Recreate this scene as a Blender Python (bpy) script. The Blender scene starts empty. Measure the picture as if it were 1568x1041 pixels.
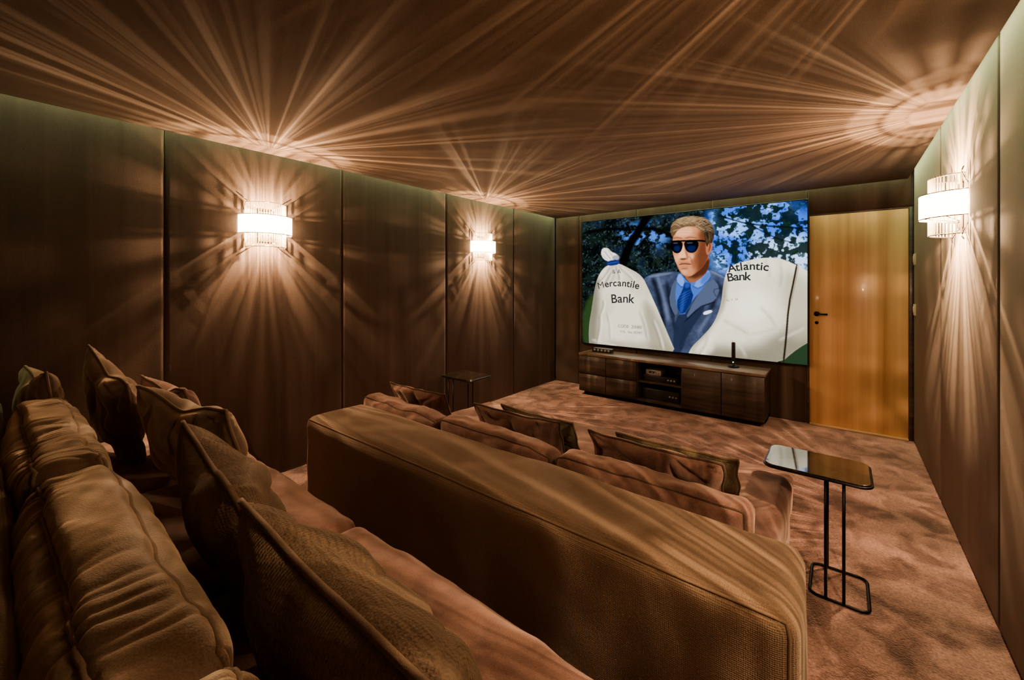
import bpy, bmesh, math, random
import numpy as np
from mathutils import Vector, Matrix, noise, Euler
random.seed(7); rng=np.random.default_rng(5)
COL=bpy.context.scene.collection

# ------------------------------------------------------------ room constants (metres)
XL,XR,YB,YF,H = -3.35,0.51,5.25,-0.45,2.40

# ------------------------------------------------------------ materials
def new_mat(name):
    m=bpy.data.materials.new(name); m.use_nodes=True
    nt=m.node_tree; b=nt.nodes["Principled BSDF"]; return m,nt,b
def plain(name,c,rough=.5,metal=0,emit=None,es=0,coat=0):
    m,nt,b=new_mat(name)
    b.inputs["Base Color"].default_value=(*c,1); b.inputs["Roughness"].default_value=rough
    b.inputs["Metallic"].default_value=metal; b.inputs["Coat Weight"].default_value=coat
    if emit:
        b.inputs["Emission Color"].default_value=(*emit,1); b.inputs["Emission Strength"].default_value=es
    return m
def fabric(name,c1,c2,big=3.0,fine=260,bump=.4,bdist=.002,rough=.9,sheen=.3,stretch=(1,1,1),weave='',wamp=.5,sheenc=(1,.8,.62),contrast=(.35,.65),lump=0,mott=.45):
    m,nt,b=new_mat(name); N=nt.nodes; L=nt.links
    tc=N.new("ShaderNodeTexCoord"); mp=N.new("ShaderNodeMapping"); mp.inputs["Scale"].default_value=stretch
    L.new(tc.outputs["Object"],mp.inputs["Vector"])
    n1=N.new("ShaderNodeTexNoise"); n1.inputs["Scale"].default_value=big; n1.inputs["Detail"].default_value=5
    n1.inputs["Distortion"].default_value=.6
    L.new(mp.outputs[0],n1.inputs["Vector"])
    cr=N.new("ShaderNodeValToRGB"); cr.color_ramp.elements[0].position=contrast[0]; cr.color_ramp.elements[1].position=contrast[1]
    cr.color_ramp.elements[0].color=(*c1,1); cr.color_ramp.elements[1].color=(*c2,1)
    L.new(n1.outputs["Fac"],cr.inputs[0])
    n2=N.new("ShaderNodeTexNoise"); n2.inputs["Scale"].default_value=fine; n2.inputs["Detail"].default_value=2
    L.new(tc.outputs["Object"],n2.inputs["Vector"])
    hgt=n2.outputs["Fac"]
    def add(a,c,mul=1):
        q=N.new("ShaderNodeMath"); q.operation='MULTIPLY_ADD'; L.new(a,q.inputs[0]); q.inputs[1].default_value=mul; L.new(c,q.inputs[2]); return q.outputs[0]
    for d in weave:
        w=N.new("ShaderNodeTexWave"); w.bands_direction=d; w.inputs["Scale"].default_value=fine*.2
        L.new(tc.outputs["Object"],w.inputs["Vector"]); hgt=add(w.outputs["Fac"],hgt,wamp)
    if lump: hgt=add(n1.outputs["Fac"],hgt,lump)
    mx=N.new("ShaderNodeMix"); mx.data_type='RGBA'; mx.blend_type='MULTIPLY'; mx.inputs[0].default_value=mott
    cr2=N.new("ShaderNodeValToRGB"); cr2.color_ramp.elements[0].position=.3; cr2.color_ramp.elements[1].position=.7
    cr2.color_ramp.elements[0].color=(.4,.4,.4,1); cr2.color_ramp.elements[1].color=(1.3,1.3,1.3,1)
    L.new(n2.outputs["Fac"],cr2.inputs[0]); L.new(cr.outputs[0],mx.inputs[6]); L.new(cr2.outputs[0],mx.inputs[7])
    L.new(mx.outputs[2],b.inputs["Base Color"])
    bp=N.new("ShaderNodeBump"); bp.inputs["Strength"].default_value=bump; bp.inputs["Distance"].default_value=bdist
    L.new(hgt,bp.inputs["Height"]); L.new(bp.outputs[0],b.inputs["Normal"])
    b.inputs["Roughness"].default_value=rough; b.inputs["Sheen Weight"].default_value=sheen
    b.inputs["Sheen Tint"].default_value=(*sheenc,1); b.inputs["Specular IOR Level"].default_value=.2
    return m
def wood(name,c1,c2,scale=(14,14,.5),rough=.45,coat=.1,bands=True,det=6):
    m,nt,b=new_mat(name); N=nt.nodes; L=nt.links
    tc=N.new("ShaderNodeTexCoord"); mp=N.new("ShaderNodeMapping"); mp.inputs["Scale"].default_value=scale
    L.new(tc.outputs["Object"],mp.inputs["Vector"])
    n=N.new("ShaderNodeTexNoise"); n.inputs["Scale"].default_value=1; n.inputs["Detail"].default_value=det; n.inputs["Distortion"].default_value=.3
    L.new(mp.outputs[0],n.inputs["Vector"])
    cr=N.new("ShaderNodeValToRGB"); cr.color_ramp.elements[0].position=.32; cr.color_ramp.elements[1].position=.68
    cr.color_ramp.elements[0].color=(*c1,1); cr.color_ramp.elements[1].color=(*c2,1)
    L.new(n.outputs["Fac"],cr.inputs[0]); L.new(cr.outputs[0],b.inputs["Base Color"])
    b.inputs["Roughness"].default_value=rough; b.inputs["Coat Weight"].default_value=coat
    bp=N.new("ShaderNodeBump"); bp.inputs["Strength"].default_value=.15; bp.inputs["Distance"].default_value=.002
    L.new(n.outputs["Fac"],bp.inputs["Height"]); L.new(bp.outputs[0],b.inputs["Normal"])
    return m
M_wall=fabric("wall_fabric",(.054,.031,.021),(.082,.050,.035),big=1.5,fine=420,bump=.5,sheen=.35,stretch=(7,7,.22),contrast=(.3,.7))
M_ceil=fabric("ceiling_fabric",(.150,.096,.064),(.175,.114,.077),big=2,fine=300,bump=.3,sheen=.1)
M_shell=plain("shell_paint",(.06,.05,.035),.8)
M_carpet=fabric("carpet_pile",(.125,.055,.043),(.43,.225,.175),big=6.0,fine=120,bump=1,bdist=.012,sheen=.55,contrast=(.40,.57),lump=1.6,sheenc=(1,.72,.62),mott=.8)
M_linen=fabric("sofa_linen",(.185,.118,.070),(.235,.153,.094),big=3,fine=330,bump=.8,bdist=.002,sheen=.3,weave='XYZ',wamp=.3)
M_velvet=fabric("mauve_velvet",(.155,.076,.058),(.30,.160,.122),big=11,fine=300,bump=.5,sheen=.7,contrast=(.36,.62),sheenc=(1,.72,.6))
M_brown=fabric("brown_velvet",(.085,.050,.029),(.175,.108,.066),big=8,fine=300,bump=.5,rough=.6,sheen=1,sheenc=(1,.75,.5))
M_tan=fabric("tan_weave",(.17,.11,.063),(.25,.165,.095),big=5,fine=230,bump=1,bdist=.003,sheen=.2,weave='XZ',wamp=.35,mott=.6)
M_olive=fabric("olive_weave",(.13,.105,.055),(.19,.155,.085),big=5,fine=300,bump=.7,sheen=.3,weave='XZ',wamp=.3)
M_pipe=fabric("piping_fabric",(.17,.108,.066),(.25,.163,.10),fine=400)
M_pipe2=fabric("dark_piping_fabric",(.07,.04,.028),(.12,.073,.05),fine=400)
M_dwood=wood("dark_oak",(.018,.012,.009),(.075,.048,.032),scale=(1.5,20,26))
M_topwood=wood("oak_top",(.13,.08,.05),(.30,.195,.125),scale=(1.5,22,22),rough=.35)
M_door=wood("door_veneer",(.62,.31,.115),(.90,.55,.24),scale=(11,11,.22),rough=.4,coat=.2,det=3)
M_sill=plain("threshold_oak",(.6,.35,.17),.5)
M_black=plain("black_metal",(.012,.010,.009),.3,.8)
M_blackp=plain("black_plastic",(.01,.01,.011),.35)
M_chrome=plain("chrome",(.85,.8,.72),.12,1)
M_silver=plain("silver_plastic",(.45,.43,.4),.3,.6)
M_white=plain("switch_white",(.65,.55,.42),.5)
M_green=plain("led_green",(.05,.4,.1),.4,0,(.1,1,.3),3)
def marble():
    m,nt,b=new_mat("dark_marble"); N=nt.nodes; L=nt.links
    tc=N.new("ShaderNodeTexCoord"); n=N.new("ShaderNodeTexNoise"); n.inputs["Scale"].default_value=9; n.inputs["Detail"].default_value=8; n.inputs["Distortion"].default_value=2
    L.new(tc.outputs["Object"],n.inputs["Vector"])
    cr=N.new("ShaderNodeValToRGB"); e=cr.color_ramp.elements; e[0].position=.485; e[0].color=(.020,.014,.009,1); e[1].position=.53; e[1].color=(.026,.018,.012,1)
    k=e.new(.508); k.color=(.075,.05,.03,1)
    L.new(n.outputs["Fac"],cr.inputs[0]); L.new(cr.outputs[0],b.inputs["Base Color"]); b.inputs["Roughness"].default_value=.05; b.inputs["Coat Weight"].default_value=1; b.inputs["Coat Roughness"].default_value=.02
    return m
M_marble=marble()
def emis(name,c,s):
    m=bpy.data.materials.new(name); m.use_nodes=True; nt=m.node_tree; nt.nodes.clear()
    o=nt.nodes.new("ShaderNodeOutputMaterial"); e=nt.nodes.new("ShaderNodeEmission"); e.inputs[0].default_value=(*c,1); e.inputs[1].default_value=s
    nt.links.new(e.outputs[0],o.inputs[0]); return m
M_band=emis("glowing_shade",(1,.69,.38),33)
def rodmat():
    m=bpy.data.materials.new("crystal_rod"); m.use_nodes=True; nt=m.node_tree; b=nt.nodes["Principled BSDF"]
    b.inputs["Base Color"].default_value=(1,.85,.62,1); b.inputs["Roughness"].default_value=.1
    b.inputs["Emission Color"].default_value=(1,.68,.36,1); b.inputs["Emission Strength"].default_value=1.5  # glow added to the glass so the rods look lit
    t=nt.nodes.new("ShaderNodeBsdfTransparent"); mx=nt.nodes.new("ShaderNodeMixShader"); mx.inputs[0].default_value=.8
    o=nt.nodes["Material Output"]; nt.links.new(t.outputs[0],mx.inputs[1]); nt.links.new(b.outputs[0],mx.inputs[2]); nt.links.new(mx.outputs[0],o.inputs[0]); return m
M_rod=rodmat()

# ------------------------------------------------------------ mesh helpers
def obj_from(name,verts,faces,mat,smooth=True,parent=None):
    me=bpy.data.meshes.new(name); me.from_pydata([tuple(v) for v in verts],[],faces); me.update()
    o=bpy.data.objects.new(name,me); COL.objects.link(o)
    for m in (mat if isinstance(mat,(list,tuple)) else [mat]): me.materials.append(m)
    if smooth: me.polygons.foreach_set("use_smooth",[True]*len(me.polygons))
    if parent: o.parent=parent
    return o
def empty(name,loc=(0,0,0),rz=0):
    e=bpy.data.objects.new(name,None); COL.objects.link(e); e.location=loc; e.rotation_euler=(0,0,rz); e.empty_display_size=.1; return e
def box(name,lo,hi,mat,bev=0,seg=3,parent=None):
    bm=bmesh.new(); bmesh.ops.create_cube(bm,size=1)
    c=[(lo[i]+hi[i])/2 for i in range(3)]; s=[hi[i]-lo[i] for i in range(3)]
    for v in bm.verts: v.co=Vector((v.co[i]*s[i] for i in range(3)))
    if bev: bmesh.ops.bevel(bm,geom=list(bm.edges),offset=bev,segments=seg,affect='EDGES',profile=.5)
    me=bpy.data.meshes.new(name); bm.to_mesh(me); bm.free()
    if bev: me.polygons.foreach_set("use_smooth",[True]*len(me.polygons))
    me.materials.append(mat); o=bpy.data.objects.new(name,me); COL.objects.link(o); o.location=c
    if parent: o.parent=parent
    return o
def tube_data(pts,r,closed=False,k=8):
    V=[];F=[];n=len(pts); P=[Vector(p) for p in pts]; prev=None
    for i in range(n):
        a=P[(i-1)%n] if (closed or i>0) else P[i]; b=P[(i+1)%n] if (closed or i<n-1) else P[i]
        t=(b-a).normalized()
        if prev is None:
            up=Vector((0,0,1)) if abs(t.z)<.9 else Vector((1,0,0)); nrm=(up-t*up.dot(t)).normalized()
        else:
            nrm=prev-t*prev.dot(t)
            if nrm.length<1e-5: nrm=t.orthogonal()
            nrm.normalize()
        prev=nrm; bi=t.cross(nrm)
        for j in range(k):
            an=2*math.pi*j/k; V.append(P[i]+nrm*(r*math.cos(an))+bi*(r*math.sin(an)))
    m=n if closed else n-1
    for i in range(m):
        for j in range(k):
            a=i*k+j;b=i*k+(j+1)%k;c=((i+1)%n)*k+(j+1)%k;d=((i+1)%n)*k+j; F.append((a,b,c,d))
    if not closed:
        F.append(tuple(range(k))[::-1]); F.append(tuple(range((n-1)*k,n*k)))
    return V,F
def tubes(name,list_pts,r,mat,parent=None,closed=False,k=8):
    V=[];F=[]
    for pts in list_pts:
        v,f=tube_data(pts,r,closed,k); o=len(V); V+=v; F+=[tuple(i+o for i in ff) for ff in f]
    return obj_from(name,V,F,mat,True,parent)
def cushion_soft(name,lo,hi,mat,r=.04,puff=(0,0,.02),wr=.004,wscale=6,seed=0,pipe=None,pipes=('y',),pr=.005,parent=None,n=None,ripple=0,rip_f=40,dents=0):
    c=Vector([(lo[i]+hi[i])/2 for i in range(3)]); h=[(hi[i]-lo[i])/2 for i in range(3)]
    if n is None: n=[max(12,min(90,int(2*h[i]/.02))) for i in range(3)]
    def f(p):
        P=[p[i]*h[i] for i in range(3)]
        q=[max(-(h[i]-r),min(h[i]-r,P[i])) for i in range(3)]
        d=Vector([P[i]-q[i] for i in range(3)])
        nd=d.normalized() if d.length>1e-9 else Vector((0,0,1))
        out=Vector(q)+nd*r
        e=[1-p[i]**4 for i in range(3)]
        w=[e[1]*e[2],e[0]*e[2],e[0]*e[1]]
        for i in range(3):
            if abs(nd[i])>.3: out[i]+=math.copysign(puff[i]*w[i],p[i])*abs(nd[i])
        W=c+out
        nz=noise.noise(W*wscale+Vector((seed*7.1,0,0)))*wr+noise.noise(W*wscale*2.7+Vector((seed*3.3,5,0)))*wr*.5
        out+=nd*nz
        if ripple and p[2]>0:
            wx=W.x+.03*noise.noise(Vector((W.x*4,W.y*9,seed)))
            rr=abs(noise.noise(Vector((wx*rip_f*.36,W.y*5+seed,W.z*4))))
            g=max(0,noise.noise(Vector((W.x*3.4,seed*2.2,W.y*6)))*1.6+.45)
            out+=nd*(-ripple*g*(1-min(1,rr*2.6))**1.3)*p[2]
        if dents and p[2]>.5:
            out.z-=dents*max(0,noise.noise(Vector((W.x*4.1+seed,1.3,0)))+.1)*(p[2]-.5)*2
        return out
    V=[];F=[]
    def S(k,m): s=-1+2*k/m; return .5*s+.5*math.sin(math.pi/2*s)
    for ax in range(3):
        u,v=(ax+1)%3,(ax+2)%3
        for sg in (-1,1):
            o=len(V)
            for i in range(n[u]+1):
                for j in range(n[v]+1):
                    p=[0,0,0]; p[ax]=sg; p[u]=S(i,n[u]); p[v]=S(j,n[v]); V.append(f(p))
            for i in range(n[u]):
                for j in range(n[v]):
                    a=o+i*(n[v]+1)+j; q=(a,a+n[v]+1,a+n[v]+2,a+1); F.append(q if sg>0 else q[::-1])
    ob=obj_from(name,V,F,mat,True,parent)
    bm=bmesh.new(); bm.from_mesh(ob.data); bmesh.ops.remove_doubles(bm,verts=bm.verts,dist=1e-4)
    ob.data.materials.append(pipe or mat)
    if pipe:
        for axn in pipes:
            ax='xyz'.index(axn); u,v=(ax+1)%3,(ax+2)%3
            for sg in (-1,1):
                pts=[];m=60
                for s,(pu,pv,du,dv) in enumerate([(-1,-1,1,0),(1,-1,0,1),(1,1,-1,0),(-1,1,0,-1)]):
                    for k in range(m):
                        t=2*k/m; p=[0,0,0]; p[ax]=sg; p[u]=pu+du*t; p[v]=pv+dv*t; pts.append(f(p))
                vv,ff=tube_data(pts,pr,True,6)
                bv=[bm.verts.new(x) for x in vv]
                for q in ff:
                    fc=bm.faces.new([bv[i] for i in q]); fc.material_index=1; fc.smooth=True
    bm.to_mesh(ob.data); bm.free(); ob.location=c
    return ob
def pillow(name,w,h,t,loc,rot,mat,pipe,seed=0,wr=.009,n=44,chop=0.0,parent=None,pr=.0055):
    def f(a,b,s):
        x=w/2*a*(1-.06*(1-b*b)*a*a); z=h/2*b*(1-.06*(1-a*a)*b*b)
        full=((1-a*a)*(1-b*b))
        full=max(0,full)**.42
        z-=chop*math.exp(-(a/.4)**2)*max(0,b)**1.5
        y=s*t/2*full
        k=noise.noise(Vector((a*1.7+seed*3.1,b*1.7,s*2)))*wr*2.2
        rid=abs(noise.noise(Vector((a*1.9+seed,b*1.9+b*a,s*3+9))))
        y+=s*(k-wr*1.6*(1-min(1,rid*4))**2)*min(1,full*1.6)
        for ca,cb in ((-1,-1),(-1,1),(1,-1),(1,1)):
            da,db=a-ca,b-cb; d=math.hypot(da,db)
            if d<.9: y+=s*wr*.7*math.sin(math.atan2(db,da)*9+seed)*math.exp(-(d/.4)**2)*min(1,full*3)
        z+=noise.noise(Vector((a*2+seed,b*2,4)))*.014
        x+=noise.noise(Vector((a*2,b*2+seed,8)))*.014
        return Vector((x,y,z))
    def S(i): s=-1+2*i/n; return .45*s+.55*math.sin(math.pi/2*s)
    V=[];F=[]
    for s in (1,-1):
        o=len(V)
        for i in range(n+1):
            for j in range(n+1): V.append(f(S(i),S(j),s))
        for i in range(n):
            for j in range(n):
                a=o+i*(n+1)+j; q=(a,a+1,a+n+2,a+n+1); F.append(q if s>0 else q[::-1])
    ob=obj_from(name,V,F,[mat,pipe],True,parent)
    bm=bmesh.new(); bm.from_mesh(ob.data); bmesh.ops.remove_doubles(bm,verts=bm.verts,dist=1e-5)
    pts=[];m=48
    for (pu,pv,du,dv) in [(-1,-1,1,0),(1,-1,0,1),(1,1,-1,0),(-1,1,0,-1)]:
        for k in range(m):
            tt=2*k/m; pts.append(f(pu+du*tt,pv+dv*tt,1))
    vv,ff=tube_data(pts,pr,True,6); bv=[bm.verts.new(x) for x in vv]
    for q in ff:
        fc=bm.faces.new([bv[i] for i in q]); fc.material_index=1; fc.smooth=True
    bm.to_mesh(ob.data); bm.free(); ob.location=loc; ob.rotation_euler=Euler(rot,'XYZ'); return ob

# ------------------------------------------------------------ room shell
box("floor",(XL-.1,YF-.1,-.06),(XR+.1,YB+.12,0),M_carpet)
box("floor_riser",(XL,YF,0),(XR,.93,.18),M_carpet,.01)
box("ceiling",(XL+.04,YF+.04,H),(XR-.04,YB-.04,H+.035),M_ceil,.004,1)
box("ceiling_slab",(XL-.1,YF-.1,2.52),(XR+.1,YB+.12,2.58),M_shell)
def padded_wall(name,axis,face,sgn,segs,z0=0,z1=2.515,extra=None):
    e=empty(name)
    a0=min(s[0] for s in segs); a1=max(s[1] for s in segs)
    for k,(a,b,q0,q1) in enumerate(segs):
        f0,f1=sorted((face,face+sgn*.05))
        if axis=='x': lo,hi=(f0,a+.002,q0),(f1,b-.002,q1)
        else: lo,hi=(a+.002,f0,q0),(b-.002,f1,q1)
        box("padded_panel_%d"%k,lo,hi,M_wall,.022,5,e)
    f0,f1=sorted((face+sgn*.05,face+sgn*.10))
    if axis=='x': box("backing",(f0,YF-.1,0),(f1,YB+.1,2.52),M_shell,parent=e)
    else: box("backing",(a0,f0,0),(a1,f1,2.52),M_shell,parent=e)
    return e
padded_wall("wall_left",'x',XL,-1,[(a,b,.0,2.515) for a,b in ((YF,.69),(.69,1.88),(1.88,3.07),(3.07,4.25),(4.25,YB))])
padded_wall("wall_right",'x',XR,1,[(a,b,.0,2.515) for a,b in ((YF,.02),(.02,1.32),(1.32,2.62),(2.62,3.93),(3.93,YB))])
padded_wall("wall_back",'y',YB,1,[(XL,-2.95,0,2.515),(-2.95,-2.10,0,2.515),(-2.10,-1.20,0,2.515),(-1.20,-.285,0,2.515),(-.285,XR,2.15,2.515)])
padded_wall("wall_rear",'y',YF,-1,[(a,a+.965,0,2.515) for a in (XL,XL+.965,XL+1.93,XL+2.895)])

# door
d=empty("door_1")
box("leaf",(-.265,YB+.0,.02),(.475,YB+.045,2.135),M_door,.002,1,d)
box("jamb",(.477,YB-.004,0),(XR-.001,YB+.045,2.148),M_dwood,.001,1,d)
box("jamb_top",(-.283,YB-.0,2.137),(.477,YB+.045,2.149),M_dwood,parent=d)
box("jamb_side",(-.284,YB-.0,0),(-.267,YB+.045,2.137),M_dwood,parent=d)
box("threshold",(-.265,YB-.03,0.001),(.475,YB+.045,.02),M_sill,.003,1,d)
hd=[( -.205,YB-.0,1.135),(-.205,YB-.045,1.135),(-.19,YB-.055,1.135),(-.115,YB-.055,1.135)]
tubes("handle",[hd],.009,M_black,d)
tubes("rose",[[(-.205,YB+.001,1.135),(-.205,YB-.012,1.135)]],.025,M_black,d,k=20)
tubes("key_rose",[[(-.205,YB+.001,1.045),(-.205,YB-.008,1.045)]],.016,M_black,d,k=16)
for zc in (1.66,1.21):
    s=empty("wall_switch",(XR,5.13,zc))
    box("plate",(-.012,-.035,-.05),(0.001,.035,.05),M_white,.003,2,s)
    box("rocker",(-.017,-.018,-.03),(-.011,.018,.03),M_white,.002,1,s)

# LED cove around the floating ceiling
def led(name,loc,sx,sy,pw):
    l=bpy.data.lights.new(name,'AREA'); l.shape='RECTANGLE'; l.size=sx; l.size_y=sy; l.energy=pw; l.color=(.78,1,.52); l.spread=math.radians(100)
    o=bpy.data.objects.new(name,l); COL.objects.link(o); o.location=loc
cy=(YB+YF)/2; cx=(XL+XR)/2
led("led_strip",(XL+.02,cy,2.505),.03,YB-YF-.1,12)
led("led_strip",(XR-.02,cy,2.505),.03,YB-YF-.1,12)
led("led_strip",(cx,YB-.02,2.505),XR-XL-.1,.03,7)

# ------------------------------------------------------------ wall sconces
def ray_gobo(l,seed,graze=True):
    """made-up gobo for the sconce bulbs: noise spokes around an added bright core"""
    l.use_nodes=True; nt=l.node_tree; N=nt.nodes; L=nt.links
    em=N.get("Emission") or N.new("ShaderNodeEmission"); out=N.get("Light Output") or N.new("ShaderNodeOutputLight"); L.new(em.outputs[0],out.inputs[0])
    tc=N.new("ShaderNodeTexCoord"); sp=N.new("ShaderNodeSeparateXYZ"); L.new(tc.outputs["Normal"],sp.inputs[0])
    def M(op,a,b=None,c=None):
        q=N.new("ShaderNodeMath"); q.operation=op
        for i,v in enumerate((a,b,c)):
            if v is None: continue
            if isinstance(v,(int,float)): q.inputs[i].default_value=v
            else: L.new(v,q.inputs[i])
        return q.outputs[0]
    def R(x,a,b,c=0,d=1):
        r=N.new("ShaderNodeMapRange"); r.interpolation_type='SMOOTHSTEP'; L.new(x,r.inputs[0])
        for i,v in enumerate((a,b,c,d)): r.inputs[i+1].default_value=v
        return r.outputs[0]
    X,Y,Z=sp.outputs
    def spokes(ang,freq,off,lo,hi,det=2.5):
        n=N.new("ShaderNodeTexNoise"); n.noise_dimensions='1D'; n.inputs["Scale"].default_value=freq; n.inputs["Detail"].default_value=det; n.inputs["Roughness"].default_value=.7
        L.new(M('ADD',ang,off),n.inputs["W"]); return R(n.outputs["Fac"],lo,hi)
    az=M('ARCTAN2',Y,X); s1=M('ADD',M('MULTIPLY',spokes(az,11.5,seed*13.7,.48,.70),1.7),M('MULTIPLY',spokes(az,40,seed*3.7,.42,.62,1),.45))
    ph=M('ARCTAN2',Z,Y); s2=spokes(ph,3.8,seed*5.1+40,.38,.62,1.5)
    wr=R(M('ABSOLUTE',X),.10,.40)
    a=M('ADD',s1,.20); b=M('MULTIPLY_ADD',s2,1.2,.22)
    iw=M('SUBTRACT',1.0,wr)
    mix=M('ADD',M('MULTIPLY',a,wr),M('MULTIPLY',b,iw))
    el=M('ABSOLUTE',Z); e2=M('MULTIPLY',el,el)
    g=M('DIVIDE',1.0,M('ADD',e2,.26))
    g=M('MULTIPLY',g,R(el,.05,.30,.04,1)); g=M('ADD',g,R(el,.42,.75,0,3.4))
    g=M('ADD',M('MULTIPLY',g,wr),M('MULTIPLY',2.4,iw))
    L.new(M('MULTIPLY',mix,g),em.inputs["Strength"])  # invented ray pattern and core glow drive the bulb strength
cnt=[0]
def sconce(loc,rz,dim=1):
    e=empty("wall_sconce",loc,rz)     # local +x = out of the wall
    box("back_plate",(0,-.05,-.12),(.012,.05,.12),M_chrome,.004,2,e)
    def arc(R,P,z,n=48,a0=-90,a1=90): return [(P*math.cos(math.radians(a0+(a1-a0)*i/n))+.004,R*math.sin(math.radians(a0+(a1-a0)*i/n)),z) for i in range(n+1)]
    zb=.066
    o=arc(.178,.165,-zb); i_=arc(.174,.161,-zb); n=len(o)
    V=o+[(x,y,zb) for x,y,z in o]+i_+[(x,y,zb) for x,y,z in i_]; F=[]
    for k in range(n-1):
        F+= [(k,k+1,n+k+1,n+k),(2*n+k+1,2*n+k,3*n+k,3*n+k+1),(n+k,n+k+1,3*n+k+1,3*n+k),(k+1,k,2*n+k,2*n+k+1)]
    obj_from("shade_band",V,F,M_band if dim==1 else emis("dimmed_shade",(1,.69,.38),18),True,e)
    tubes("trim_ring",[arc(.180,.167,zb),arc(.180,.167,-zb),arc(.135,.125,.158),arc(.135,.125,-.158)],.0035,M_chrome,e,k=6)
    rods=[]
    for s in (1,-1):
        N=25
        for k in range(N):
            a=math.radians(-88+176*k/(N-1)+random.uniform(-.8,.8)); x=.125*math.cos(a)+.004; y=.135*math.sin(a)
            rods.append([(x,y,s*.060),(x,y,s*.160)])
    tubes("crystal_rods",rods,.0036,M_rod,e,k=8)
    br=[]
    for s in (1,-1):
        for a in (-62,-25,25,62):
            a=math.radians(a); br.append([(.006,.04*math.sin(a),s*.09),(.165*math.cos(a)+.004,.175*math.sin(a),s*zb)])
        for y in (-.135,.135): br.append([(.0,y,s*.1),(.02,y,s*.165)])
        for y in (-.10,.10): br.append([(0,y*.3,s*.11),(.02,y*1.2,s*.17),(.015,y*1.45,s*.19)])
    tubes("bracket_arms",br,.0032,M_chrome,e,k=6)
    for s,pw in ((1,36),(-1,32)):
        l=bpy.data.lights.new("bulb",'POINT'); l.energy=pw*dim; l.color=(1,.63,.34); l.shadow_soft_size=.005
        cnt[0]+=1; ray_gobo(l,cnt[0])
        b=bpy.data.objects.new("bulb_light",l); COL.objects.link(b); b.parent=e; b.location=(.075,0,s*.062)
for y in (1.27,3.62): sconce((XL,y,1.87),0)
sconce((XR,.95,1.87),math.pi,.6); sconce((XR,3.30,1.87),math.pi)

# ------------------------------------------------------------ projection screen picture
SX0,SX1,SZ0,SZ1,SY=-2.87,-.28,.61,2.30,5.20
scr=empty("projection_screen")
box("screen_body",(SX0-.012,SY+.003,SZ0-.012),(SX1+.012,YB-.001,SZ1+.012),M_blackp,.003,1,scr)
W2,H2=1320,860
img=np.zeros((H2,W2,3))
yy,xx=np.mgrid[0:H2,0:W2]
def lin(c): c=np.array(c)/255.; return np.where(c<=.04045,c/12.92,((c+.055)/1.055)**2.4)
def tr(p):   # still-frame tracing coordinates -> raster coordinates on the flat screen
    u=(p[0]-784)/636.; Z=5.22/(.7826+.6225*u); X=Z*(-.6225+.7826*u); z=1.45+(433-p[1])/636.*Z
    return ((X-SX0)/(SX1-SX0)*W2,(SZ1-z)/(SZ1-SZ0)*H2)
def smoothpoly(pts,it=2):
    for _ in range(it):
        q=[]
        for i in range(len(pts)):
            a=pts[i]; b=pts[(i+1)%len(pts)]
            q.append((a[0]*.75+b[0]*.25,a[1]*.75+b[1]*.25)); q.append((a[0]*.25+b[0]*.75,a[1]*.25+b[1]*.75))
        pts=q
    return pts
def blur(m,r):
    r=int(r)
    if r<1: return m
    for ax in (0,1):
        for _ in range(2):
            p=np.pad(m,[(r+1,r) if a==ax else (0,0) for a in range(2)],mode='edge'); c=np.cumsum(p,axis=ax)
            n=m.shape[ax]
            m=(np.take(c,range(2*r+1,2*r+1+n),axis=ax)-np.take(c,range(0,n),axis=ax))/(2*r+1)
    return m
def mask(pts,sm=2,soft=0):
    P=[tr(p) for p in pts]
    if sm: P=smoothpoly(P,sm)
    out=np.zeros((H2,W2)); xs=[p[0] for p in P]; ys=[p[1] for p in P]; pd=2+int(2*soft)+1
    x0,x1=max(0,int(min(xs))-pd),min(W2,int(max(xs))+pd+1); y0,y1=max(0,int(min(ys))-pd),min(H2,int(max(ys))+pd+1)
    if x1<=x0 or y1<=y0: return out
    sx=xx[y0:y1,x0:x1]; sy=yy[y0:y1,x0:x1]+.5; s=np.zeros(sx.shape,bool)
    for i in range(len(P)):
        (ax,ay),(bx,by)=P[i],P[(i+1)%len(P)]
        if ay==by: continue
        c=((ay>sy)!=(by>sy))&(sx<(bx-ax)*(sy-ay)/(by-ay)+ax); s^=c
    s=s.astype(float)
    out[y0:y1,x0:x1]=blur(s,soft) if soft else s
    return out
def paint(m,c,a=1.0):
    r=np.flatnonzero(m.any(1)); q=np.flatnonzero(m.any(0))
    if len(r)==0: return
    S=(slice(r[0],r[-1]+1),slice(q[0],q[-1]+1))
    k=(m[S]*a)[...,None]; img[S]=img[S]*(1-k)+lin(c)*k
def poly(pts,c,sm=2,soft=0,a=1.0,clip=None):
    m=mask(pts,sm,soft)
    if clip is not None: m=m*clip
    paint(m,c,a)
def stroke(pts,w,c,soft=1,a=1.0,clip=None):
    L=[];R=[]
    for i,p in enumerate(pts):
        q0=pts[max(0,i-1)]; q1=pts[min(len(pts)-1,i+1)]; dx,dy=q1[0]-q0[0],q1[1]-q0[1]; l=math.hypot(dx,dy) or 1
        L.append((p[0]-dy/l*w/2,p[1]+dx/l*w/2)); R.append((p[0]+dy/l*w/2,p[1]-dx/l*w/2))
    poly(L+R[::-1],c,1,soft,a,clip)
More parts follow.
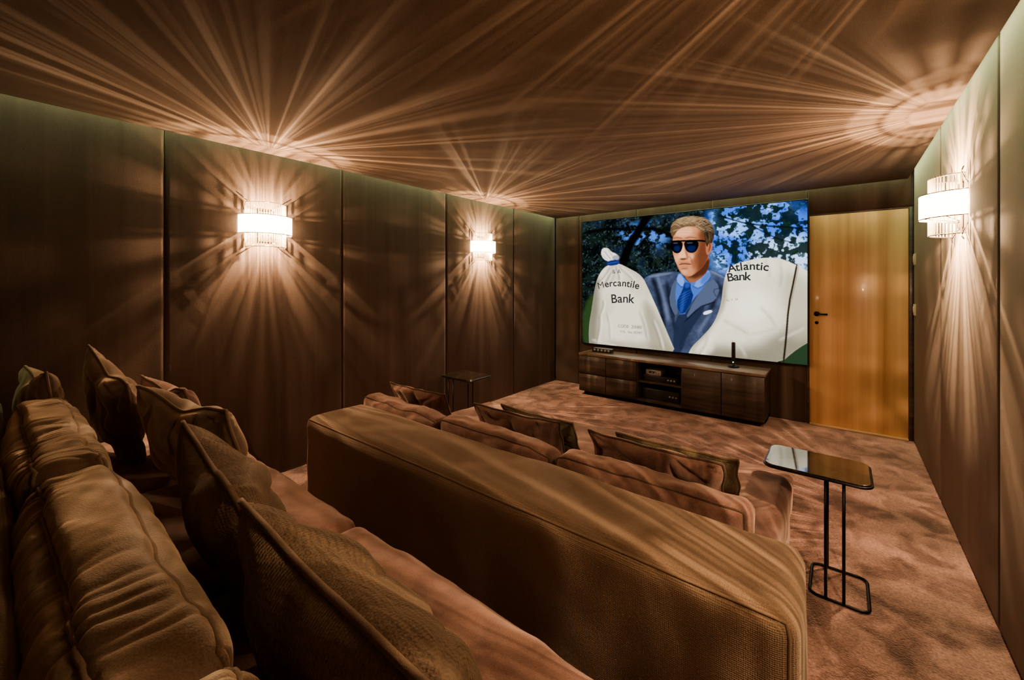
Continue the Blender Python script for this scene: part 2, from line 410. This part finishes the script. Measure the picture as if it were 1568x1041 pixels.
def vnoise(s,octv=4,seed=0):
    r=np.random.default_rng(seed); out=np.zeros((H2,W2)); amp=1;tot=0
    for o in range(octv):
        g=r.random((int(H2/s)+3,int(W2/s)+3)); fx=xx/s; fy=yy/s; ix=fx.astype(int); iy=fy.astype(int); tx=fx-ix; ty=fy-iy
        tx=tx*tx*(3-2*tx); ty=ty*ty*(3-2*ty)
        v=(g[iy,ix]*(1-tx)+g[iy,ix+1]*tx)*(1-ty)+(g[iy+1,ix]*(1-tx)+g[iy+1,ix+1]*tx)*ty
        out+=v*amp; tot+=amp; amp*=.55; s/=2.1
    return out/tot
def shade(m,n,amt,c): paint(m*np.clip(n,0,1),c,amt)
n1=vnoise(110,4,1); n2=vnoise(34,4,2); n3=vnoise(60,3,3); n4=vnoise(14,3,4); n5=vnoise(150,3,6)
img[:]=lin((12,18,20))
paint(np.clip((n2-.45)*6,0,1),(30,44,40),.75)
paint(np.clip((n4-.52)*8,0,1)*np.clip((n1-.35)*4,0,1),(54,72,60),.5)
paint(np.clip((n1-.52)*6,0,1),(40,56,84),.4)
skyg=mask([(1088,300),(1240,295),(1240,432),(1170,410),(1100,418),(1086,395)],1,30)
paint(skyg,(60,112,206)); paint(skyg*np.clip((n1-.45)*5,0,1),(140,184,242),.9)
paint(mask([(1150,372),(1240,362),(1240,425),(1150,410)],1,18),(196,220,250),.8)
sky2=mask([(940,352),(985,340),(1030,345),(1020,375),(975,385)],1,20)
paint(sky2*np.clip((n2-.50)*9,0,1),(84,130,205),.8)
bs=blur(skyg,10)
paint(np.clip((n2*.62+n3*.38-.50)*22,0,1)*bs,(20,34,26),.96)
paint(np.clip((n4-.60)*20,0,1)*bs,(30,54,36),.9)
paint(blur(np.clip((vnoise(9,2,31)-.72)*25,0,1),1)*(1-bs),(84,104,110),.6)
stroke([(950,420),(962,380),(985,345),(1000,318)],13,(14,12,11),6)
stroke([(893,358),(930,350),(975,352)],5,(16,16,17),4); stroke([(985,350),(1012,352),(1030,362)],5,(14,14,15),4)
stroke([(1100,330),(1150,345),(1237,350)],2.2,(22,30,28),2); stroke([(1150,345),(1190,366),(1215,372)],1.8,(22,30,28),2)
poly([(893,470),(915,440),(915,535),(893,530)],(50,70,40),1,12)
poly([(1195,515),(1245,505),(1245,570),(1190,560)],(48,66,46),1,3)
# suit
suit=mask([(982,432),(994,421),(1015,417),(1042,415),(1060,430),(1086,411),(1108,421),(1122,440),(1115,490),(1075,552),(1022,552),(1000,480)],2,1)
paint(suit,(62,70,90))
shade(suit,(n3-.45)*3.5,.5,(92,102,126)); shade(suit,(n4-.5)*4,.25,(38,45,62))
for pts,w in (([(1000,425),(1010,455),(1018,500)],7),([(1022,430),(1026,465),(1036,510)],5),([(1100,430),(1098,455),(1084,485)],6),([(1052,500),(1042,535)],5),([(1104,436),(1108,460)],4)):
    stroke(pts,w,(22,26,38),8,.85,suit)
for pts,w in (([(1008,424),(1016,450),(1024,490)],4),([(1092,474),(1070,510)],4)): stroke(pts,w,(112,122,146),7,.6,suit)
stroke([(994,424),(1030,418)],3,(120,130,152),4,.6,suit); stroke([(1088,415),(1114,427)],3,(120,130,152),4,.6,suit)
poly([(1034,485),(1050,478),(1075,455),(1083,470),(1055,510),(1042,545),(1030,545)],(42,50,70),1,3,.9,suit)
# shirt, tie
poly([(1042,416),(1050,428),(1060,436),(1084,410),(1090,424),(1076,444),(1062,458),(1046,488),(1034,462),(1036,430)],(70,104,170),1,1)
poly([(1041,417),(1050,430),(1046,441),(1036,430)],(108,142,204),1,2); poly([(1061,437),(1085,411),(1090,424),(1072,443)],(100,136,200),1,2)
poly([(1072,430),(1086,413),(1090,424),(1076,438)],(66,98,164),1,5,.8)
stroke([(1061,438),(1072,443),(1090,425)],1.2,(30,50,100),2,.9); stroke([(1050,431),(1046,442),(1037,432)],1.2,(30,50,100),2,.9)
poly([(1049,432),(1059,434),(1058,441),(1064,456),(1046,486),(1035,466),(1047,442)],(28,46,98),1,1)
poly([(1050,432),(1058,434),(1056,441),(1049,441)],(50,76,142),1,3)
stroke([(1050,446),(1046,462),(1044,478)],4,(54,82,150),6,.6)
for k in range(8): stroke([(1038+k*.6,454+k*4.0),(1062-k*2.2,442+k*4.7)],.7,(72,100,168),1,.6)
# lapels
poly([(1038,424),(1028,440),(1024,462),(1034,484),(1040,478),(1034,456)],(80,89,110),1,2)
poly([(1090,424),(1104,440),(1096,462),(1072,470),(1048,492),(1066,456)],(83,92,114),1,2)
stroke([(1096,462),(1084,466),(1072,470),(1048,494)],1.6,(22,27,40),2); stroke([(1104,441),(1092,444),(1098,455)],1.2,(30,36,50),2,.8)
stroke([(1028,440),(1024,462),(1034,486)],1.4,(22,27,40),2)
poly([(1077,478),(1090,474),(1092,478),(1079,483)],(215,218,225),1,1)
# neck
neck=mask([(1046,408),(1049,424),(1060,436),(1080,422),(1087,408),(1087,390)],1,1)
paint(neck,(140,94,68)); poly([(1046,410),(1058,430),(1088,418),(1092,394),(1068,402)],(66,38,28),1,8,.85,neck)
# head: three-quarter view turned towards frame left
FX=lambda x:1057+(x-1057)*.94
def F(pts): return [(FX(x),y) for x,y in pts]
face=mask(F([(1030,362),(1033,352),(1050,346),(1068,347),(1084,354),(1090,370),(1089,386),(1085,399),(1077,410),(1066,419),(1057,424),(1048,423),(1041,416),(1036,406),(1032,396),(1029,386),(1029,373)]),2,1)
paint(face,(186,130,94)); shade(face,(n4-.45)*3,.18,(214,162,124)); shade(face,(vnoise(7,2,77)-.55)*4,.12,(120,76,56))
poly(F([(1070,348),(1098,352),(1098,412),(1060,434),(1068,414),(1062,398),(1070,376)]),(92,54,38),1,15,.9,face)
poly(F([(1060,399),(1069,390),(1072,404),(1061,416)]),(132,84,60),1,8,.6,face)
poly(F([(1034,350),(1062,348),(1060,361),(1034,363)]),(222,174,136),1,7,.8,face)
poly(F([(1031,390),(1039,390),(1040,400),(1034,402)]),(214,164,126),1,5,.7,face)
poly(F([(1052,389),(1064,389),(1062,397),(1054,399)]),(218,164,126),1,6,.8,face)
poly(F([(1043,414),(1054,414),(1052,421),(1046,421)]),(208,154,118),1,5,.7,face)
for y in (353.5,357.5): stroke(F([(1037,y),(1048,y-1.2),(1062,y-.5)]),.7,(146,96,70),2,.55,face)
poly(F([(1083,370),(1091,366),(1095,373),(1092,386),(1086,392),(1083,386)]),(160,104,76),1,2); stroke(F([(1086,371),(1091,375),(1087.5,386)]),1.6,(80,46,34),2)
poly(F([(1043,376),(1049,376),(1052,394),(1046,397.5),(1037.5,395),(1038.5,391)]),(224,172,134),1,3,.9)
stroke(F([(1049,378),(1051,388),(1054,394),(1052,398)]),2.4,(116,72,52),4,.85)
poly(F([(1040,395.5),(1052,395),(1050,398.4),(1043,398.8)]),(76,42,32),1,2,.85)
stroke(F([(1055,391),(1060,398),(1062,406)]),1.8,(122,78,56),4,.85)
stroke(F([(1039.5,405.4),(1047,404.0),(1060,405)]),1.5,(66,32,26),1,.95)
stroke(F([(1041,402.8),(1048,402),(1057,403.2)]),1.4,(150,92,74),2,.8); stroke(F([(1043,407.8),(1055,407.6)]),2.0,(176,110,90),3,.85)
stroke(F([(1043,411.6),(1054,411.2)]),2.0,(112,70,52),3,.8)
stroke(F([(1033,404),(1041,419),(1050,425),(1062,425),(1075,416),(1086,402)]),3,(70,42,32),6,.8,face)
# sunglasses
for L in ([(1026,369.5),(1045,369),(1046,378),(1042,387.5),(1033,388.5),(1027,382)],[(1047.5,369),(1071,368.4),(1072,377),(1066,387.5),(1054,387.5),(1048,378.5)]):
    poly(F(L),(6,6,9),2,1)
poly(F([(1030,377),(1042,376),(1041,385.5),(1033,386)]),(16,36,88),2,3,.85); poly(F([(1051,377),(1068,376),(1065,385.5),(1055,386)]),(16,36,88),2,3,.85)
stroke(F([(1030,372.8),(1038,372.3)]),1,(110,126,158),2,.6); stroke(F([(1052,372.5),(1062,372)]),1,(110,126,158),2,.6)
stroke(F([(1026,369.8),(1048,369.2),(1071,368.4),(1092,371)]),2.6,(10,9,10),1)
stroke(F([(1029,365.6),(1037,364),(1045,365.4)]),1.5,(100,68,48),2,.85); stroke(F([(1049,365.2),(1058,363.4),(1070,365)]),1.5,(100,68,48),2,.85)
# hair
hair=mask(F([(1028,364),(1025,352),(1028,342),(1037,335),(1053,331),(1072,331),(1087,336),(1095,347),(1097,362),(1093,374),(1088,371),(1085,381),(1082,366),(1077,354),(1064,347),(1050,347),(1038,352),(1032,361)]),2,1)
paint(hair,(100,80,58)); poly(F([(1076,336),(1102,341),(1102,382),(1080,382),(1080,354)]),(46,34,26),1,10,.85,hair)
poly(F([(1034,338),(1066,332),(1074,338),(1040,345)]),(164,140,106),1,7,.65,hair)
for i in range(260):
    x=1024+random.random()*66; y=331+random.random()*22
    stroke(F([(x,y+4),(x+5,y+.5),(x+11,y),(x+16,y+4)]),.4,random.choice([(176,154,122),(60,46,34),(136,112,84),(196,178,148),(70,54,38)]),1,.45,hair)
for i in range(50):
    x=1080+random.random()*13; y=345+random.random()*22
    stroke(F([(x,y),(x+1.5,y+5),(x+1,y+10)]),.5,random.choice([(120,98,74),(40,30,22),(96,76,54)]),1,.5,hair)
# money sacks
sackL=mask([(930,406),(948,403),(962,410),(984,422),(994,443),(1008,474),(1022,508),(1040,550),(905,545),(902,505),(908,470),(912,440),(918,420)],2,1)
paint(sackL,(208,202,182)); shade(sackL,(n5-.42)*4,.4,(168,161,140)); shade(sackL,(n4-.5)*4,.12,(190,184,164))
poly([(902,420),(920,420),(920,470),(914,545),(892,545)],(106,100,86),1,20,.85,sackL)
poly([(985,440),(1048,560),(1004,560),(986,500)],(132,124,106),1,20,.75,sackL)
poly([(934,406),(946,404),(942,430),(926,440)],(138,131,116),1,9,.5,sackL)
poly([(905,520),(1040,528),(1040,555),(905,550)],(140,133,114),1,18,.6,sackL)
for a in ((940,408,925,440),(944,408,950,430),(948,408,972,430),(936,410,916,436),(905,520,960,535),(930,478,935,520),(980,475,992,520),(955,406,985,426),(920,480,915,525),(1000,490,1015,535),(925,460,921,480)):
    w=random.uniform(1.6,3.4)
    stroke([(a[0],a[1]),((a[0]+a[2])/2+2,(a[1]+a[3])/2),(a[2],a[3])],w,(118,111,94),7,.85,sackL)
    stroke([(a[0]+2.5,a[1]),((a[0]+a[2])/2+4.5,(a[1]+a[3])/2),(a[2]+2.5,a[3])],w*.7,(236,232,218),6,.8,sackL)
poly([(921,388),(924,380),(932,380),(937,386),(945,389),(950,395),(944,400),(934,401),(925,397)],(216,214,206),1,2)
stroke([(926,384),(932,392),(938,399)],1.5,(110,108,102),3,.8); stroke([(932,382),(940,394)],1.4,(130,126,118),3,.8); stroke([(923,390),(931,398)],1.2,(120,116,110),3,.7)
poly([(938,392),(949,390),(950,398),(940,400)],(110,114,124),1,3,.8)
poly([(930,400),(948,397),(951,405),(931,408)],(34,50,104),1,1); stroke([(931,404),(949,401)],.8,(70,90,150),1,.8)
sackR=mask([(1108,440),(1112,418),(1122,406),(1146,399),(1168,395),(1192,395),(1208,401),(1226,409),(1245,420),(1245,520),(1220,534),(1190,560),(1052,552),(1058,533),(1076,516),(1094,496),(1105,468)],2,1)
paint(sackR,(220,214,194)); shade(sackR,(n5-.45)*4,.35,(184,177,156)); shade(sackR,(n4-.5)*4,.12,(196,190,170))
poly([(1050,565),(1060,534),(1100,526),(1150,534),(1200,500),(1245,490),(1245,565)],(108,101,86),1,30,.85,sackR)
poly([(1190,410),(1245,425),(1245,520),(1205,520),(1200,460)],(168,161,140),1,24,.8,sackR)
poly([(1100,440),(1116,418),(1114,470),(1072,530),(1052,545)],(130,123,104),1,12,.75,sackR)
poly([(1060,540),(1080,518),(1098,512),(1090,545)],(226,220,202),1,12,.6,sackR)
poly([(1125,450),(1170,440),(1180,490),(1130,500)],(238,233,216),1,30,.7,sackR)
for a in ((1150,402,1128,420),(1172,398,1180,425),(1195,400,1196,440),(1108,490,1150,512),(1150,512,1190,505),(1120,520,1140,545),(1165,470,1190,500),(1112,440,1106,480),(1085,515,1070,545),(1190,520,1230,500)):
    w=random.uniform(2,4)
    stroke([(a[0],a[1]),((a[0]+a[2])/2+3,(a[1]+a[3])/2),(a[2],a[3])],w,(128,121,102),8,.85,sackR)
    stroke([(a[0]+3,a[1]+1),((a[0]+a[2])/2+6,(a[1]+a[3])/2),(a[2]+3,a[3]+1)],w*.7,(240,236,220),7,.7,sackR)
stroke([(1221,404),(1216,430),(1208,468),(1204,520),(1200,556)],3.2,(50,40,32),1)
stroke([(1224,404),(1219,430),(1211,468)],1.2,(140,120,96),1)
img*=(1+(np.random.default_rng(8).random((H2,W2,1))-.5)*.18)
img=img.reshape(H2//2,2,W2//2,2,3).mean((1,3)); hh,ww=H2//2,W2//2
me=bpy.data.meshes.new("picture")
gx,gz=np.meshgrid(np.linspace(SX0,SX1,ww+1),np.linspace(SZ1,SZ0,hh+1))
co=np.stack([gx,np.full_like(gx,SY),gz],-1).reshape(-1,3)
i0=(np.arange(hh)[:,None]*(ww+1)+np.arange(ww)[None,:]).ravel()
fa=np.stack([i0,i0+ww+1,i0+ww+2,i0+1],-1)
me.vertices.add(len(co)); me.vertices.foreach_set("co",co.ravel().astype(np.float32))
me.loops.add(fa.size); me.loops.foreach_set("vertex_index",fa.ravel().astype(np.int32))
me.polygons.add(len(fa)); me.polygons.foreach_set("loop_start",(np.arange(len(fa))*4).astype(np.int32))
me.update(calc_edges=True); me.validate()
pad=np.pad(img,((0,1),(0,1),(0,0)),mode='edge')
ca=me.color_attributes.new("Picture",'FLOAT_COLOR','POINT')
ca.data.foreach_set("color",np.concatenate([pad,np.ones(pad.shape[:2]+(1,))],-1).ravel().astype(np.float32))
m=bpy.data.materials.new("screen_picture"); m.use_nodes=True; nt=m.node_tree; nt.nodes.clear()
o_=nt.nodes.new("ShaderNodeOutputMaterial"); e_=nt.nodes.new("ShaderNodeEmission"); a_=nt.nodes.new("ShaderNodeVertexColor"); a_.layer_name="Picture"
g_=nt.nodes.new("ShaderNodeGamma"); g_.inputs[1].default_value=1.35
nt.links.new(a_.outputs[0],g_.inputs[0]); nt.links.new(g_.outputs[0],e_.inputs[0]); e_.inputs[1].default_value=3.0; nt.links.new(e_.outputs[0],o_.inputs[0])
me.materials.append(m); po=bpy.data.objects.new("picture",me); COL.objects.link(po); po.parent=scr
M_ink=emis("printed_ink",(.03,.03,.035),1)
ADV={'M':1.05,'B':.8,'A':.8,'i':.36,'l':.36,'t':.48,'r':.52,'e':.7,'n':.72,'c':.65,'a':.7,'k':.68}
def word(t,px,py,size,rot=0,off=.0025,base=False):
    cv=bpy.data.curves.new("lettering",'FONT'); cv.body=t; cv.size=size; cv.align_x='CENTER'; cv.align_y='BOTTOM_BASELINE' if base else 'CENTER'
    cv.offset=(0 if t=='M' else off) if size>.08 else 0
    o=bpy.data.objects.new("lettering",cv); COL.objects.link(o)
    x,y=tr((px,py)); X=SX0+x/W2*(SX1-SX0); Z=SZ1-y/H2*(SZ1-SZ0)
    o.rotation_euler=(math.pi/2,math.radians(rot),0); o.location=(X,SY-.003,Z); cv.materials.append(M_ink); o.parent=scr
def arcword(t,px,py,size,width,sag,tilt=0):
    tot=sum(ADV[c] for c in t); a=0
    for ch in t:
        u=(a+ADV[ch]/2)/tot*2-1; a+=ADV[ch]
        word(ch,px+u*width/2,py+u*u*sag+u*tilt,size,math.degrees(math.atan2(2*u*sag+tilt,width/2)),base=True)
arcword("Mercantile",948,438,.13,62,5)
arcword("Bank",954,463,.165,34,1)
word("CODE  20080",965,500,.055); word("V.N.  No. 00397",967,508.5,.045); word("& A",945,416,.08,0)
arcword("Atlantic",1147,413,.125,60,3,-1.0)
arcword("Bank",1132,429,.13,34,1,-1); word("N. Y. 26",1122,459,.035,-10)

# ------------------------------------------------------------ media console
c=empty("media_console")
x0,x1,y0,y1,ht=-2.69,-.60,4.80,5.185,.54
box("top_board",(x0-.005,y0-.012,ht-.03),(x1+.005,y1,ht),M_topwood,.002,1,c)
box("side_left",(x0,y0,.05),(x0+.025,y1,ht-.03),M_dwood,parent=c)
box("side_right",(x1-.025,y0,.05),(x1,y1,ht-.03),M_dwood,parent=c)
box("bottom_board",(x0,y0,.05),(x1,y1,.075),M_dwood,parent=c)
box("back_board",(x0,y1-.012,.05),(x1,y1,ht-.03),M_dwood,parent=c)
box("divider_1",(-1.93,y0,.07),(-1.905,y1,ht-.03),M_dwood,parent=c)
box("divider_2",(-1.41,y0,.07),(-1.385,y1,ht-.03),M_dwood,parent=c)
box("niche_shelf",(-1.905,y0+.02,.27),(-1.41,y1,.29),M_dwood,parent=c)
box("plinth",(x0+.05,y0+.04,0),(x1-.05,y1-.03,.05),M_black,parent=c)
k=0
for a,b in ((x0+.004,-2.315),(-2.308,-1.92)):
    for q0,q1 in ((.06,.275),(.283,.505)):
        box("drawer_%d"%k,(a,y0-.018,q0),(b,y0,q1),M_dwood,.003,1,c); k+=1
box("cabinet_door_1",(-1.398,y0-.018,.06),(-1.0,y0,.505),M_dwood,.003,1,c)
box("cabinet_door_2",(-.993,y0-.018,.06),(x1-.004,y0,.505),M_dwood,.003,1,c)
def device(name,lo,hi,body):
    e=empty(name); box("case",lo,hi,body,.004,2,e)
    box("display",(lo[0]+.04,lo[1]-.002,lo[2]+.02),(lo[0]+.12,lo[1]+.002,hi[2]-.015),M_blackp,parent=e)
    for i in range(3):
        xx_=hi[0]-.03-.035*i; tubes("knob_%d"%i,[[(xx_,lo[1]+.001,(lo[2]+hi[2])/2),(xx_,lo[1]-.012,(lo[2]+hi[2])/2)]],.010,M_silver,e,k=12)
    return e
device("media_player",(-1.86,4.86,.29),(-1.47,5.12,.36),M_blackp)
device("game_console",(-1.84,4.88,.36),(-1.66,5.08,.42),M_silver)
device("av_receiver",(-1.87,4.86,.075),(-1.45,5.14,.20),M_blackp)
e=empty("soundbar")
box("bar",(-2.60,4.97,ht),(-2.33,5.06,ht+.05),M_blackp,.008,2,e)
tubes("drivers",[[(-2.56+.05*i,4.972,ht+.026),(-2.56+.05*i,4.963,ht+.026)] for i in range(5)],.016,M_silver,e,k=16)
e=empty("satellite_speaker",(-.92,5.0,ht))
tubes("base",[[(0,0,0),(0,0,.012)]],.055,M_black,e,k=24)
box("column",(-.018,-.02,.03),(.018,.02,.27),M_blackp,.008,2,e)
tubes("stem",[[(0,0,.01),(0,0,.04)]],.008,M_chrome,e)
box("status_light",(-.006,-.022,.05),(.006,-.019,.062),M_green,parent=e)

# ------------------------------------------------------------ side tables
def rrect(x0,x1,y0,y1,r,z,n=8):
    P=[]
    for cx_,cy_,a0 in ((x1-r,y1-r,0),(x0+r,y1-r,90),(x0+r,y0+r,180),(x1-r,y0+r,270)):
        for i in range(n+1):
            a=math.radians(a0+90*i/n); P.append((cx_+r*math.cos(a),cy_+r*math.sin(a),z))
    return P
def side_table(cx_,cy_,h,flip=1):
    e=empty("side_table",(cx_,cy_,0))
    w,dp=.40,.31
    P=rrect(-w/2,w/2,-dp/2,dp/2,.045,h-.016); n=len(P)
    V=P+[(x,y,h) for x,y,z in P]; F=[tuple(range(n))[::-1],tuple(range(n,2*n))]+[(i,(i+1)%n,n+(i+1)%n,n+i) for i in range(n)]
    o=obj_from("table_top",V,F,M_marble,False,e); md=o.modifiers.new("b",'BEVEL'); md.width=.003; md.segments=2; md.limit_method='ANGLE'
    tubes("rim",[rrect(-w/2-.003,w/2+.003,-dp/2-.003,dp/2+.003,.047,h-.012)],.0055,M_black,e,True)
    a,b=-.02*flip,.195*flip; x0_,x1_=min(a,b),max(a,b)
    tubes("floor_frame",[rrect(x0_,x1_,-.135,.135,.035,.008)],.0065,M_black,e,True)
    legs=[]
    for lx in (.040*flip,.105*flip):
        for ly in (-.135,.135): legs.append([(lx,ly,.008),(lx,ly,h-.016)])
    tubes("legs",legs,.0065,M_black,e)
side_table(-.10,2.515,.57)
side_table(-2.88,2.90,.55,-1)

# ------------------------------------------------------------ front sofa
s=empty("sofa")
box("plinth",(-2.30,1.18,0),(-.30,2.62,.06),M_black,.005,1,s)
cushion_soft("back_rest",(-2.37,1.10,.03),(-.08,1.47,.70),M_linen,r=.05,puff=(.008,.01,.006),wr=.008,wscale=3,seed=1,pipe=M_pipe,pipes=('y',),pr=.004,parent=s)
box("seat_base",(-2.43,1.46,.05),(-.22,2.70,.24),M_velvet,.03,4,s)
for k,(a,b) in enumerate(((-2.44,-1.715),(-1.71,-.985),(-.98,-.21))):
    cushion_soft("seat_cushion_%d"%k,(a,1.46,.20),(b,2.74,.42),M_velvet,r=.05,puff=(.004,.01,.015),wr=.008,wscale=5,seed=k+3,parent=s)
for k,(a,b) in enumerate(((-2.42,-1.72),(-1.70,-.985),(-.965,-.235))):
    o=cushion_soft("back_cushion_%d"%k,(a,1.50,.42),(b,1.62,.722),M_velvet,r=.035,puff=(.006,.026,.006),wr=.015,wscale=6,seed=k+11,pipe=M_pipe2,pipes=('y',),pr=.0045,parent=s,dents=.06)
P_=lambda *a,**k:pillow("throw_pillow",*a,**k)
P_(.56,.40,.11,(-.62,1.765,.60),(.42,0,-.03),M_velvet,M_pipe2,21)
P_(.50,.40,.10,(-.57,1.90,.585),(.50,0,.03),M_olive,M_pipe,22)
P_(.54,.40,.11,(-1.33,1.765,.60),(.42,0,.05),M_velvet,M_pipe2,23)
P_(.48,.40,.10,(-1.27,1.89,.585),(.50,0,-.05),M_olive,M_pipe,24)
P_(.52,.40,.11,(-2.12,1.765,.60),(.42,0,.03),M_velvet,M_pipe2,25)

# ------------------------------------------------------------ rear sofa (on the riser)
s=empty("sofa")
box("plinth",(-3.14,-.20,.18),(-.16,.78,.22),M_black,parent=s)
box("base",(-3.22,-.24,.20),(-.10,.84,.40),M_linen,.03,4,s)
cushion_soft("back_rest",(-3.24,-.27,.20),(-.08,.035,.90),M_linen,r=.05,puff=(.006,.008,.006),wr=.005,wscale=3,seed=31,pipe=M_pipe,pipes=('y',),pr=.004,parent=s)
for k,(a,b) in enumerate(((-3.21,-2.31),(-2.305,-1.405),(-1.40,-.11))):
    cushion_soft("seat_cushion_%d"%k,(a,.03,.36),(b,.86,.575),M_velvet,r=.05,puff=(.003,.01,.015),wr=.010,wscale=5,seed=k+41,parent=s)
for k,(a,b) in enumerate(((-2.70,-1.66),(-1.63,-.66),(-.645,-.12))):
    cushion_soft("back_cushion_%d"%k,(a,.065,.56),(b,.205,.955),M_brown,r=.03,puff=(.015,.05,.025),wr=.014,wscale=5,seed=k+51,pipe=M_pipe,pipes=('y',),pr=.0055,parent=s,
                 n=[220,28,30],ripple=.013,rip_f=70,dents=.03)
P_(.64,.46,.22,(-.66,.41,.785),(.42,0,-.03),M_tan,M_pipe,1,chop=.02,n=60,pr=.007)
P_(.62,.46,.21,(-1.34,.44,.79),(.38,0,-.10),M_tan,M_pipe,2,chop=.04,n=56,pr=.007)
P_(.58,.46,.19,(-2.03,.52,.79),(.32,.05,.25),M_brown,M_pipe,3,chop=.05,n=50,pr=.007)
P_(.52,.44,.16,(-2.52,.58,.775),(.36,0,.1),M_velvet,M_pipe,4,chop=.04)
P_(.50,.50,.16,(-2.78,.38,.835),(.20,.28,.15),M_brown,M_pipe,5,chop=.05)
P_(.46,.46,.16,(-2.95,.16,.82),(.12,-.05,.1),M_brown,M_pipe,6,chop=.05)

# ------------------------------------------------------------ camera
cd=bpy.data.cameras.new("camera"); cam=bpy.data.objects.new("camera",cd); COL.objects.link(cam)
cam.location=(0,0,1.45); cam.rotation_euler=(math.pi/2,0,math.radians(38.5))
cd.sensor_width=36; cd.lens=36*636/1568; cd.shift_y=-87.5/1568; cd.clip_start=.02
bpy.context.scene.camera=cam
w=bpy.data.worlds.new("world"); bpy.context.scene.world=w; w.use_nodes=True; w.node_tree.nodes["Background"].inputs[0].default_value=(.01,.008,.006,1)
